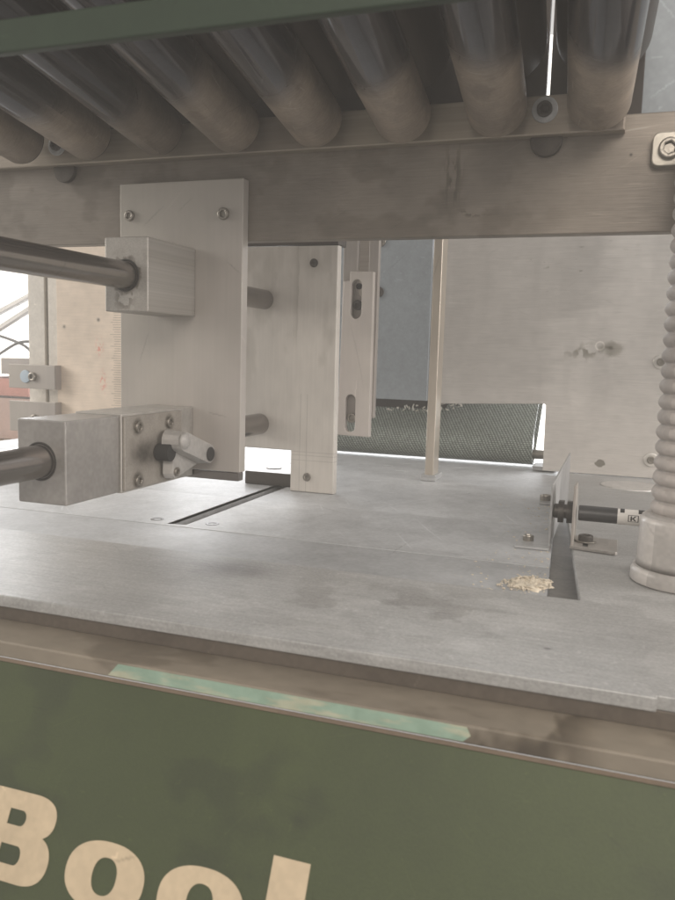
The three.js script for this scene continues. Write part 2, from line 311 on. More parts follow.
{
  const t = thing('roller_mounting_strip', 'thin metal strip on the beam that carries the roller ends', 'strip', [-0.3, 0.4197, -0.835]);
  part('strip', local(uv(plate([[-1.2, 0.4197], [-0.0109, 0.4197], [-0.0109, 0.4575], [-1.2, 0.4575]], [], -0.835, 0.0145, 0.0018)), t), metal(0xa89f94, brushedH, { metalness: 0.5, roughness: 0.42 }), t);
  for (const x of [-0.0865, -0.665]) {
    part('boss', local(bar('z', 0.0155, -0.8493, -0.8425, [x + 0.002, 0.4165]), t), steelDark, t);
    part('washer', local(bar('z', 0.0125, -0.835, -0.8325, [x, 0.4433], 0.0006), t), aluSmooth, t);
    screw(t, [x, 0.4433, -0.8325], 0.0075, 'z', screwDark, 0.7);
  }
}
{
  const t = thing('upper_panel', 'plain blue grey sheet panel standing above the right end of the beam', 'panel', [0.2, 0.435, -0.87]);
  part('sheet', local(uv(box(-0.04, 0.5, 0.430, 1.0, -0.880, -0.8685, 0.001)), t), greyPanel, t);
}
{
  const t = thing('back_wall_plate', 'brushed aluminium back plate with a brown stain and cut-out corner', 'plate', [0, 0, -1.467]);
  const tex = texture(-0.32, -0.01, 0.52, 0.46, 2000, (x, y) => {
    const s = noise(x * 30, y * 1500, 81) * 0.55 + noise(x * 80, y * 900, 82) * 0.45, b = fbm(x * 8, y * 8, 83), d = fbm(x * 60, y * 60, 84);
    let v = 0.86 + (s - 0.5) * 0.075 + (b - 0.5) * 0.11 + (d - 0.5) * 0.06;
    const warp = 0.009 * (fbm(x * 110, y * 110, 85) - 0.5);
    const r = Math.hypot((x - -0.016 + warp) / 1.5, y - 0.2225 + warp);
    let st = ((1 - sm(0.006, 0.0145, r)) * 0.32 + gau(r, 0, 0.0105, 0, 0.003, 1) * 0.10 + gau(x + warp * 2, y, -0.018, 0.2235, 0.006, 0.003) * 0.45) * (0.6 + 0.8 * d);
    st += sm(0.45, 0.65, fbm(x * 120, y * 90, 86)) * gau(x, y, -0.06, 0.216, 0.03, 0.012) * 0.5;
    st += sm(0.45, 0.55, fbm(x * 200, y * 200, 87) * 0.4 + gau(x, y, -0.0228, 0.0215, 0.0085, 0.0075) * 0.7) * 0.6;
    st += (noise(x * 130, y * 200, 88) > 0.93 ? 1 : 0) * gau(x, y, -0.09, 0.36, 0.09, 0.05) * 0.3;
    const edge = -0.125 + 0.095 * sm(0.26, 0.31, y) + 0.03 * (noise(3, y * 160, 94) - 0.5) + 0.018 * (fbm(x * 20, y * 300, 95) - 0.5);
    v *= 1 - 0.08 * (1 - sm(-0.03, 0.03, x - edge)) * (0.7 + 0.6 * b);   // darker left of a ragged edge along the grain
    const ring = gau(Math.hypot(x + 0.036, y - 0.2265), 0, 0.007, 0, 0.0012, 1) * 0.14 + (noise(x * 240, y * 26, 89) > 0.86 ? 0.08 : 0) * gau(x, y, -0.03, 0.208, 0.015, 0.014);
    const drip = sm(0.52, 0.66, fbm(x * 16, y * 3, 90)) * 0.03;
    v = v * (1 - st * 0.6 - drip) + ring;
    return [v, v * (0.985 - st * 0.02), v * (0.965 - st * 0.10), s * 0.8 + d * 0.2];
  }, false, { n: 120, len: 0.06, amp: 0.08, seed: 31, dark: 0.55, spread: 1.2 });
  part('plate', local(uv(plate([[-0.335, 0.1118], [-0.1235, 0.1214], [-0.1213, 0.119], [-0.1205, 0.001], [0.4, 0.001], [0.4, 0.46], [-0.335, 0.46]], [], -1.467, 0.016, 0.0012), tex, 'xy'), t), metal(0xe4e1de, tex, { metalness: 0.2, roughness: 0.46, bump: 0.00015 }), t);
  for (const [x, y] of [[0.0640, 0.2015], [0.0602, 0.0332]]) {
    part('washer', local(lathe([[0.004, 0], [0.0125, 0], [0.0125, 0.001], [0.0105, 0.0016], [0.004, 0.0016], [0.004, 0]], 32).rotateX(Math.PI / 2).translate(x, y, -1.467), t), metal(0xd2cdc6, null, { metalness: 0.5, roughness: 0.35 }), t);
    screw(t, [x, y, -1.4654], 0.0068, 'z', screwMat, 0.5);
  }
}
{
  const t = thing('grey_cover_sheet', 'smooth blue grey sheet panel between the slotted bracket and upright bar', 'panel', [-0.39, 0.117, -1.46]);
  part('sheet', local(uv(box(-0.62, -0.3375, 0.1172, 0.46, -1.474, -1.46, 0.0012)), t), greyPanel, t);
  screw(t, [-0.4374, 0.3178, -1.46], 0.0098, 'z', screwDark, 0.5);
  screw(t, [-0.4368, 0.4105, -1.46], 0.0098, 'z', screwMat, 0.5);
}
{
  const t = thing('upright_bar', 'narrow vertical metal bar standing on the table before the belt', 'bar', [-0.288, -0.006, -1.34]);
  part('bar', local(uv(box(-0.2965, -0.2820, -0.0055, 0.46, -1.33, -1.29, 0.0016)), t), metal(0xd8d0c0, brushedV, { metalness: 0.5, roughness: 0.3 }), t);
  part('foot', local(uv(box(-0.3025, -0.2765, -0.0056, 0.004, -1.335, -1.284, 0.001)), t), aluSmooth, t);
}
{ // bracket with long slots, screwed to a backing plate
  const t = thing('slotted_bracket', 'pale aluminium adjusting bracket with two long screw slots', 'bracket', [-0.396, 0.07, -1.2]);
  part('backing_plate', local(uv(plate([[-0.424, 0.10], [-0.366, 0.10], [-0.366, 0.44], [-0.424, 0.44]], [oblong(-0.391, 0.29, 0.396, 0.0095)], -1.2135, 0.012, 0.0008)), t), alu, t, 'aluminium backing plate with an open dark slot at the top');
  part('rear_plate', local(uv(box(-0.422, -0.385, 0.11, 0.46, -1.282, -1.262)), t), aluH, t);
  part('bracket_plate', local(uv(plate([[-0.4225, 0.0712], [-0.3685, 0.0705], [-0.3695, 0.3278], [-0.4075, 0.3282], [-0.4075, 0.314], [-0.418, 0.313]], [oblong(-0.3962, 0.2555, 0.3162, 0.0088), oblong(-0.4008, 0.0765, 0.1365, 0.0085)], -1.2, 0.0125, 0.0008)), t), metal(0xdad5ce, brushedV, { metalness: 0.3, roughness: 0.45 }), t);
  screw(t, [-0.3965, 0.277, -1.2115], 0.0078, 'z', screwDark, 0.8); screw(t, [-0.3958, 0.3065, -1.2125], 0.005, 'z', blackMat, 0.5);
  screw(t, [-0.401, 0.0985, -1.2115], 0.0078, 'z', screwMat, 0.8);
}

{ // added dark sheets hiding the window behind the roller ends, with a narrow slit
  for (const [x0, x1, lab] of [[-1.25, -0.0885, 'added dark brown sheet hiding the window behind most rollers'], [-0.0850, 0.003, 'short added dark brown sheet hiding the window at the strip end']]) {
    const t = thing('window_mask', lab, 'sheet', [(x0 + x1) / 2, 0.44, -0.86]);
    part('sheet', local(uv(box(x0, x1, 0.4390, 1.0, -0.866, -0.856, 0.001)), t), metal(0x3d3631, mottled, { metalness: 0.2, roughness: 0.6 }), t);
  }
}

// ================================================================ BELT CONVEYOR BEHIND
{
  const t = thing('conveyor_belt', 'grey diamond textured conveyor belt sloping up behind the bar', 'belt', [-0.355, -0.006, -1.56]);
  const A = [0.031, -1.565], B = [0.34, -1.93], r = 0.033, an = Math.atan2(B[0] - A[0], -(B[1] - A[1]));
  const stad = (rr, P) => { const a0 = an + Math.PI / 2; P.absarc(-A[1], A[0], rr, a0, a0 + Math.PI, false); P.absarc(-B[1], B[0], rr, a0 + Math.PI, a0 + 2 * Math.PI, false); P.closePath(); return P; };
  const s = stad(r, new THREE.Shape()); s.holes.push(stad(r - 0.003, new THREE.Path()));
  const g = new THREE.ExtrudeGeometry(s, { depth: 0.413, bevelEnabled: false, curveSegments: 24 });   // shape x is -z, shape y is y
  g.rotateY(Math.PI / 2); g.translate(-0.56, 0, 0);
  const tex = texture(0, 0, 0.048, 0.048, 5400, (x, y) => {
    const u = (x + y * 0.5) / 0.006 , v = y / 0.004;
    const n = Math.abs(Math.sin(u * Math.PI)) * Math.abs(Math.sin(v * Math.PI)), b = fbm(x * 300, y * 300, 92);
    const c = 0.42 + n * 0.5 + (b - 0.5) * 0.25;
    return [c * 0.97, c, c * 0.96, n];
  }, true);
  tex.map.repeat.set(1 / 0.048, 1 / 0.048); tex.relief.repeat.copy(tex.map.repeat);
  const bg = uv(g); { const p = bg.attributes.position, u = bg.attributes.uv; for (let i = 0; i < p.count; i++) { const sx = -p.getZ(i) + A[1], sy = p.getY(i) - A[0], al = sx * Math.cos(an) + sy * Math.sin(an), up = -sx * Math.sin(an) + sy * Math.cos(an); u.setXY(i, p.getX(i), al > 0 ? al : -r * Math.atan2(-al, up)); } }
  part('belt', local(bg, t), new THREE.MeshStandardMaterial({ color: 0xcfd3d0, map: tex.map, bumpMap: tex.relief, bumpScale: 0.0012, roughness: 0.32, metalness: 0.15 }), t);
  part('drum', local(bar('x', r - 0.0034, -0.56, -0.150, A), t), steelDark, t);
  part('drum', local(bar('x', r - 0.0034, -0.56, -0.150, B), t), steelDark, t);
  part('shaft', local(bar('x', 0.009, -0.150, -0.10, [0.018, -1.57]), t), screwMat, t);
  const rail = box(-0.142, -0.10, -0.004, 0.004, -1.9, -1.50); part('side_rail', local(uv(rail), t), aluSmooth, t);
}
{
  const t = thing('rubber_baffle', 'dark rubber flap with ragged lower edge hanging above the belt', 'flap', [-0.4, 0.06, -1.60]);
  const R = rng(5), pts = [[-0.62, 0.40]], n = 60; pts.push([-0.25, 0.40]);
  for (let i = 0; i <= n; i++) { const x = -0.25 - i / n * 0.37, f = (x + 0.62) / 0.37; pts.push([x, 0.080 + 0.18 * (x + 0.45) + (R() - 0.5) * 0.006 * (x < -0.3 && x > -0.43 ? 2.0 : 0.5)]); }
  part('flap', local(uv(plate(pts, [], -1.588, 0.004, 0.0003)), t), rubber, t);
  part('rib', local(uv(box(-0.4555, -0.4525, 0.10, 0.40, -1.588, -1.584)), t), rubber, t);
  const c = new THREE.Group(); const o = thing('paper_chips', 'small torn white paper chips caught along the flap edge', 'paper chips', [-0.37, 0.09, -1.575]); o.userData.kind = 'stuff';
  const Q = rng(11), gs = [];
  for (let i = 0; i < 70; i++) { const x = -0.46 + Q() * 0.17, f = (x + 0.62) / 0.37, q = new THREE.BoxGeometry(0.003 + Q() * 0.006, 0.002 + Q() * 0.004, 0.0006); q.rotateX(Q() * 3); q.rotateZ(Q() * 3); q.translate(x, 0.080 + 0.18 * (x + 0.45) - 0.010 + Q() * 0.020, -1.5835 + Q() * 0.003); gs.push(q); }
  part('chip', gs.map((q) => local(q, o)), new THREE.MeshStandardMaterial({ color: 0xe6e2d8, roughness: 0.8 }), o).userData.kind = 'stuff';
}

// ================================================================ GUIDE CARRIAGE
{
  const t = thing('guide_carriage', 'large pale aluminium plate carrying two bearing blocks and clamp lever', 'carriage', [-0.495, 0.048, -0.842]);
  part('carrier_plate', local(uv(box(-0.5765, -0.4135, 0.058, 0.3935, -0.8494, -0.835, 0.0012)), t), metal(0xc8c4bd, brushedV, { metalness: 0.2, roughness: 0.5 }), t);
  part('shoe', local(uv(box(-0.5745, -0.4155, 0.0475, 0.0574, -0.8485, -0.8362, 0.0008)), t), steelRod, t);
  screw(t, [-0.5625, 0.3562, -0.835], 0.0062, 'z', screwMat, 0.7); screw(t, [-0.4374, 0.3547, -0.835], 0.0068, 'z', screwMat, 0.8);
  const ring = (x, y, z, r) => { const g = lathe([[r * 0.98, -0.004], [r * 1.17, -0.004], [r * 1.17, 0.0004], [r * 1.13, 0.0008], [r * 1.02, 0.0004], [r * 0.98, -0.004]], 48); g.rotateX(Math.PI / 2); g.translate(x, y, z); return g; };
  const greaseTex = texture(-0.54, 0.235, 0.07, 0.085, 5000, (x, y) => {
    const d = fbm(x * 160, y * 160, 151), b = fbm(x * 30, y * 30, 152), g = noise(x * 900, y * 900, 153), q = Math.hypot(x + 0.501, y - 0.2765);
    const st = (1 - sm(0.016, 0.021, q + (d - 0.5) * 0.012)) * 0.7 + sm(0.5, 0.62, d) * gau(x, y, -0.503, 0.252, 0.010, 0.010) * 0.8 + sm(0.55, 0.7, b) * 0.15, v = (0.85 + (b - 0.5) * 0.16 + (g - 0.5) * 0.07) * (1 - st * 0.5);
    return [v, v * (0.988 - st * 0.03), v * (0.975 - st * 0.07), d];
  });
  const up = part('bearing_block', local(uv(box(-0.5268, -0.4735, 0.2385, 0.3165, -0.8346, -0.735, 0.0016), greaseTex, 'xy'), t), metal(0xc0bdb8, greaseTex, { metalness: 0.35, roughness: 0.42 }), t, 'upper bearing block with a steel rod through it');
  part('seal_ring', local(ring(-0.501, 0.2765, -0.735, 0.0145), t), rubber, up);
  const lo = part('bearing_block', local(uv(box(-0.5318, -0.4772, 0.0522, 0.1315, -0.6885, -0.604, 0.0016)), t), metal(0xa8a5a2, mottled, { metalness: 0.5, roughness: 0.36 }), t, 'lower bearing block with a steel rod through it');
  part('seal_ring', local(ring(-0.506, 0.0925, -0.604, 0.0158), t), rubber, lo);
  const cl = part('clamp_block', local(uv(box(-0.5318, -0.4755, 0.0510, 0.1332, -0.8346, -0.6893, 0.0012)), t), aluMottled, t, 'clamp block bolted behind the lower bearing block');
  const smearTex = texture(-0.81, 0.05, 0.125, 0.085, 4000, (z, y) => {
    const d = fbm(z * 120, y * 120, 161), b = fbm(z * 30, y * 30, 162), g = noise(z * 900, y * 900, 163);
    let st = gau(z, y, -0.728, 0.088, 0.022, 0.013) * (0.45 + d * 0.9) * 0.8 + sm(0.55, 0.7, b) * 0.15;
    for (const [yy, zz] of [[0.1185, -0.714], [0.119, -0.7755], [0.0615, -0.714], [0.0635, -0.7735]]) st += gau(Math.hypot(z - zz, y - yy), 0, 0.0068, 0, 0.0016 + d * 0.002, 1) * 0.4;
    const v = (0.85 + (b - 0.5) * 0.16 + (g - 0.5) * 0.07) * (1 - clamp(st) * 0.62);
    return [v, v * (0.985 - st * 0.02), v * (0.97 - st * 0.05), d];
  });
  part('clamp_plate', local(uv(box(-0.4753, -0.4722, 0.0535, 0.1305, -0.803, -0.6905, 0.0008), smearTex, 'zy'), t), metal(0xb8b3ac, smearTex, { metalness: 0.4, roughness: 0.42 }), cl);
  for (const [y, z] of [[0.1185, -0.714], [0.119, -0.7755], [0.0615, -0.714], [0.0635, -0.7735]]) {
    const m = screw(t, [-0.4722, y, z], 0.0064, 'x', screwMat, 0.6); cl.add(m);
  }
}
{
  const t = thing('clamp_lever', 'cast grey clamping lever with black plugged end on lower block', 'lever', [-0.46, 0.085, -0.775]);
  part('stem', local(bar('x', 0.0095, -0.4718, -0.4545, [0.088, -0.752], 0.0008), t), blackMat, t);
  // two lobes joined by a web; the arm runs away from the camera along the block
  const lobe = (x0, x1, y, z, r, n = 14) => { const p = []; for (const x of [x0, x1]) for (let i = 0; i < n; i++) { const a = i / n * Math.PI * 2, k = x === x1 ? 0.86 : 1; p.push(new THREE.Vector3(x, y + Math.cos(a) * r * k, z + Math.sin(a) * r * k)); } return p; };
  const arm = new ConvexGeometry([...lobe(-0.466, -0.443, 0.100, -0.762, 0.0125), ...lobe(-0.456, -0.440, 0.0815, -0.812, 0.0125)]);
  part('arm', local(uv(arm), t), castMat, t);
  const web = new ConvexGeometry([...lobe(-0.4685, -0.456, 0.094, -0.768, 0.011), ...lobe(-0.4685, -0.457, 0.0655, -0.765, 0.0085), ...lobe(-0.466, -0.454, 0.078, -0.806, 0.010)]);
  part('web', local(uv(web), t), castMat, t);
  part('hub_cap', local(new THREE.SphereGeometry(0.0095, 24, 16).scale(0.55, 1, 1).translate(-0.4435, 0.101, -0.760), t), castMat, t);
  part('plug', local(bar('x', 0.0082, -0.4405, -0.4378, [0.0812, -0.8115], 0.001), t), blackMat, t);
  screw(t, [-0.4570, 0.0655, -0.765], 0.005, 'x', screwMat, 0.7);
}
for (const [x, y, r, z0, lab] of [[-0.501, 0.2765, 0.0143, -0.30, 'polished steel guide rod running through the upper bearing block'], [-0.506, 0.0925, 0.0156, -0.28, 'polished steel guide rod running through the lower bearing block']]) {
  const t = thing('guide_rod', lab, 'rod', [x, y, -0.7]);
  const g = uv(bar('z', r, -1.0875, z0, [x, y], 0.0008, 56)); const u = g.attributes.uv, p = g.attributes.position;
  for (let i = 0; i < p.count; i++) u.setXY(i, p.getZ(i), Math.atan2(p.getY(i) - y, p.getX(i) - x) * r);
  part('rod', local(g, t), steelRod, t);
}
{
  const t = thing('stop_plate', 'tall pale aluminium stop plate with one leg standing on table', 'plate', [-0.43, -0.006, -1.1]);
  const tex = texture(-0.6, -0.02, 0.24, 0.4, 2000, (x, y) => {
    const s = noise(x * 1300, y * 12, 101) * 0.5 + noise(x * 500, y * 30, 102) * 0.5, b = fbm(x * 10, y * 8, 103), d = fbm(x * 70, y * 40, 104);
    let v = 0.88 + (s - 0.5) * 0.035 + (b - 0.5) * 0.10 + (d - 0.5) * 0.05;
    const edge = -0.447 + 0.006 * (fbm(3, y * 26, 105) - 0.5);
    const st = sm(0.012, 0, edge - x) * (x < edge ? 1 : 0) * sm(0.2, 0.24, y) * 0.14 * (0.4 + 1.0 * noise(x * 90, y * 40, 106)) + sm(0.5, 0.7, fbm(x * 30, y * 18, 107)) * 0.10 * sm(0.1, 0.2, y);
    const scribe = [0.0545, 0.0495, 0.042].some((q) => Math.abs(y - q) < 0.0006 && x > -0.455) || [-0.4405, -0.43].some((q) => Math.abs(x - q) < 0.0005 && y < 0.14) ? 0.09 : 0;
    v = v * (1 - st * 0.6) - scribe;
    return [v, v * (0.988 - st * 0.02), v * (0.975 - st * 0.08), s * 0.7 + d * 0.3];
  });
  part('plate', local(uv(plate([[-0.56, 0.0555], [-0.4548, 0.0555], [-0.4548, -0.0056], [-0.3862, -0.0056], [-0.3885, 0.353], [-0.56, 0.3535]], [], -1.088, 0.016, 0.0016), tex, 'xy'), t), metal(0xe6e2dc, tex, { metalness: 0.2, roughness: 0.46 }), t);
  part('gap_shade', local(uv(box(-0.56, -0.3888, 0.3542, 0.372, -1.125, -1.09)), t), steelDark, t, 'dark strip put in for the shaded gap above the stop plate');  // dark strip stands in for the shadow in the gap under the beam
  screw(t, [-0.4247, 0.3287, -1.088], 0.0062, 'z', screwDark, 0.25); screw(t, [-0.4278, 0.0174, -1.088], 0.0062, 'z', screwMat, 0.4);
}
{
  const t = thing('slot_block', 'dark steel sliding block sitting over the end of the table slot', 'block', [-0.515, -0.006, -1.17]);
  part('block', local(uv(box(-0.5435, -0.466, -0.0055, 0.0148, -1.215, -1.1165, 0.0014)), t), steelDark, t);
  part('washer', local(bar('y', 0.013, 0.0149, 0.0162, [-0.516, -1.165], 0.0005), t), screwMat, t);
}

// ================================================================ ROLLERS
{
  const dir = new THREE.Vector3(0.055, 0.131, 1).normalize(), q = new THREE.Quaternion().setFromUnitVectors(new THREE.Vector3(0, 1, 0), dir);
  const len = 0.56;
  const rollTexes = [0, 1, 2].map((q) => texture(0, 0, 0.167, len, 1500, (x, y) => {        // x round, y along; a film of paper dust lies on the far end
    const wob = 0.018 * Math.cos(x / 0.167 * Math.PI * 2) + 0.02 * (fbm(x * 18, y * 8, 111 + q * 50) - 0.5) + (q - 1) * 0.012, d = fbm(x * 60, y * 40, 112 + q * 50), g = noise(x * 700, y * 700, 113), sc = noise(x * 30, y * 900, 114);
    const dust = 1 - sm(0.098, 0.152, y + wob + (d - 0.5) * 0.012), smut = sm(0.6, 0.7, fbm(x * 45, y * 30, 115)) * 0.07;
    const a = [0.33, 0.33, 0.345], b = [0.70, 0.645, 0.585], v = 1 + (d - 0.5) * 0.12 + (g - 0.5) * 0.06 + (sc - 0.5) * 0.06 - smut;
    const k = dust * (0.85 + (d - 0.5) * 0.2);
    return [(a[0] + (b[0] - a[0]) * k) * v, (a[1] + (b[1] - a[1]) * k) * v, (a[2] + (b[2] - a[2]) * k) * v, 0.10 + k * 0.52];
  }, false, { n: 60, len: 0.05, amp: 0.10, seed: 20 + q, dark: 0.5 }));
  const rollMats = rollTexes.map((q) => new THREE.MeshStandardMaterial({ color: 0xffffff, map: q.map, roughnessMap: q.relief, roughness: 1, metalness: 0.75 }));
  const r = 0.0288;
  const tube = lathe([[0.008, -0.012], [0.008, 0], [r - 0.004, 0], [r - 0.001, 0.0012], [r, 0.004], [r, len - 0.003], [r - 0.003, len], [0, len]], 56);
  { const p = tube.attributes.position, u = tube.attributes.uv; for (let i = 0; i < p.count; i++) u.setY(i, clamp(p.getY(i) / len, 0.001, 0.999)); }
  const capRing = new THREE.TorusGeometry(r - 0.003, 0.0012, 8, 48).rotateX(Math.PI / 2);
  for (let i = 0; i < 8; i++) {
    const names = ['eighth', 'seventh', 'sixth', 'fifth', 'fourth', 'third', 'second'];
    const t = thing('conveyor_roller', i === 0 ? 'dusty steel conveyor roller at the very end of the mounting strip' : `dusty steel conveyor roller, ${['', 'second', 'third', 'fourth', 'fifth', 'sixth', 'seventh', 'eighth'][i]} from the end of the mounting strip`, 'roller', [-0.0353 - 0.0946 * i, 0.4425 - (i < 3 ? 0.0015 : 0) + (i > 4 ? 0.002 : 0), -0.815], 'dusty lower conveyor rollers');
    t.quaternion.copy(q);
    const mt = rollMats[(i * 2 + 1) % 3].clone(); mt.color.setScalar([1, 0.95, 1.05, 1, 0.92, 0.62, 0.88, 0.8][i]);
    const m = part('tube', tube, mt, t); m.rotation.y = 0.9 * i + 2;
    part('end_ring', capRing, steelDark, t).position.y = -0.0004;
  }
  const R2 = 0.043, big = lathe([[0.01, -0.008], [0.01, 0], [R2 - 0.006, 0], [R2, 0.006], [R2, 0.5], [0, 0.5]], 56);
  const bigMat = metal(0x4b443f, mottled, { metalness: 0.25, roughness: 0.36 });
  for (let i = 0; i < 8; i++) {
    const t = thing('pressure_roller', i === 0 ? 'large dark roller above the lower roller at the end of the mounting strip' : `large dark upper roller above the ${['', 'second', 'third', 'fourth', 'fifth', 'sixth', 'seventh', 'eighth'][i]} lower roller from the strip end`, 'roller', [-0.0353 - 0.0946 * i, 0.505, -0.829], 'large dark rollers above the lower rollers');
    t.quaternion.copy(q);
    part('tube', big, bigMat, t);
  }
}

// ================================================================ RIGHT: bellows, sensor, dust
{
  const t = thing('bellows', 'ribbed pale rubber bellows on a round collar beside the sensor', 'bellows', [0.0675, 0, -0.78]);
  const pr = []; const y0 = 0.062, pitch = 0.0138, n = 24;
  for (let i = 0; i < n * 14; i++) { const y = y0 + i / 14 * pitch, ph = (i % 14) / 14 * Math.PI * 2; pr.push([0.0290 + 0.0042 * Math.abs(Math.sin(ph / 2)) ** 0.8 + 0.0006 * (noise(i * 0.09, 2, 121) - 0.5), y]); }
  pr.push([0.02, y0 + n * pitch]);
  const bm = metal(0xcac3be, mottled, { metalness: 0, roughness: 0.62, bump: 0.0002 });
  part('bellows_tube', uv(lathe(pr, 64)), bm, t);
  const col = part('collar', uv(lathe([[0, 0.012], [0.0425, 0.0145], [0.0418, 0.022], [0.0412, 0.056], [0.0395, 0.061], [0.035, 0.064], [0, 0.066]], 64)), metal(0xdad6d2, mottled, { metalness: 0.1, roughness: 0.35 }), t, 'smooth pale collar at the foot of the bellows');
  part('flange', uv(lathe([[0, 0.0003], [0.0455, 0.0003], [0.0468, 0.0015], [0.0465, 0.010], [0.0445, 0.0142], [0.042, 0.0150], [0, 0.015]], 64)), metal(0xd6d2ce, mottled, { metalness: 0.1, roughness: 0.4 }), col);
  part('top_cuff', uv(lathe([[0, y0 + n * pitch - 0.001], [0.030, y0 + n * pitch - 0.001], [0.031, y0 + n * pitch], [0.031, y0 + n * pitch + 0.012], [0, y0 + n * pitch + 0.0125]], 48)), steelDark, t);
}
{
  const t = thing('sensor_stop_bracket', 'thin folded sheet bracket screwed down beside the sensor tip', 'bracket', [-0.07, -0.006, -1.0]);
  part('upright', local(uv(box(-0.0622, -0.0598, -0.004, 0.066, -1.20, -0.885, 0.0008)), t), aluSmooth, t);
  for (const [z0, z1] of [[-0.945, -0.872], [-1.205, -1.155]]) part('foot', local(uv(box(-0.097, -0.0605, -0.0058, -0.003, z0, z1, 0.0009)), t), aluSmooth, t);
  screw(t, [-0.0855, -0.003, -0.905], 0.0062, 'y', screwMat, 1.3); screw(t, [-0.0905, -0.003, -1.18], 0.0078, 'y', screwMat, 1.3);
}
{
  const t = thing('sensor_mount', 'small angle bracket with slotted foot holding the round sensor', 'bracket', [-0.02, 0, -0.885]);
  part('upright', local(uv(plate([[0, 0], [0.058, 0], [0.058, 0.05], [0.042, 0.066], [0, 0.068]], [], 0, 0.0026, 0.0005).rotateY(Math.PI / 2).translate(-0.0355, 0.0, -0.872)), t), alu, t);
  part('foot', local(uv(slab([[-0.0385, -0.868], [0.0075, -0.858], [0.0095, -0.8605], [0.0095, -0.922], [-0.0385, -0.926]], [(() => { const p = new THREE.Path(); p.moveTo(-0.026, 0.873); p.lineTo(-0.0205, 0.873); p.lineTo(-0.0205, 0.905); p.lineTo(-0.026, 0.905); p.closePath(); return p; })()], 0.0036, 0.003, 0.0004)), t), metal(0xbab6b1, mottled, { metalness: 0.4, roughness: 0.42 }), t);
  part('washer', local(bar('y', 0.0115, 0.0037, 0.0055, [-0.0235, -0.897], 0.0005), t), screwMat, t);
  screw(t, [-0.0235, 0.0055, -0.897], 0.0078, 'y', screwDark, 0.9);
}
{
  const t = thing('proximity_sensor', 'dark round sensor barrel with a white printed label', 'sensor', [0, 0.033, -0.91]);
  const Y = 0.0335, Zs = -0.905;
  part('barrel', local(bar('x', 0.0086, -0.033, 0.052, [Y, Zs], 0.0008), t), metal(0x4a4a4b, mottled, { metalness: 0.4, roughness: 0.4 }), t);
  part('tip', local(bar('x', 0.0080, -0.0595, -0.0385, [Y, Zs], 0.001), t), screwDark, t);
  for (const [a, b] of [[-0.0545, -0.0485], [-0.0452, -0.0392]]) part('nut', local(new THREE.CylinderGeometry(0.0132, 0.0132, b - a, 6).rotateZ(Math.PI / 2).translate((a + b) / 2, Y, Zs), t), screwDark, t);
  const cv = document.createElement('canvas'); cv.width = 256; cv.height = 256; const c = cv.getContext('2d');
  c.fillStyle = '#d9d4cd'; c.fillRect(0, 0, 256, 256); c.fillStyle = '#23211f'; c.fillRect(92, 78, 92, 100); c.fillStyle = '#d9d4cd'; c.fillRect(100, 86, 76, 84);
  c.fillStyle = '#23211f'; c.font = 'bold 96px sans-serif'; c.fillText('K', 104, 162);
  c.fillRect(0, 0, 256, 52); c.fillStyle = '#d9d4cd'; c.fillRect(0, 0, 22, 60); c.fillRect(60, 0, 120, 60);
  for (let i = 0; i < 6; i++) { c.fillStyle = '#3a3734'; c.fillRect(196 + (i % 3) * 16, 70 + i * 16, 10, 9); }
  const tx = new THREE.CanvasTexture(cv); tx.colorSpace = THREE.SRGBColorSpace;
  const lab = new THREE.CylinderGeometry(0.0089, 0.0089, 0.030, 40, 1, true, -1.4, 2.8); lab.rotateZ(-Math.PI / 2);
  const g = lab.toNonIndexed(), p = g.attributes.position, u = g.attributes.uv;
  for (let i = 0; i < p.count; i++) u.setXY(i, (p.getX(i) + 0.015) / 0.030, clamp((Math.atan2(p.getY(i), p.getZ(i)) + 1.1) / 2.2));
  g.translate(0.0225, Y, Zs);
  const mm = new THREE.MeshStandardMaterial({ map: tx, roughness: 0.5 });
  part('label', local(g, t), mm, t, 'white label with a boxed K');
  part('collar', local(bar('x', 0.0115, 0.0385, 0.050, [Y - 0.001, Zs], 0.001), t), blackMat, t);
}
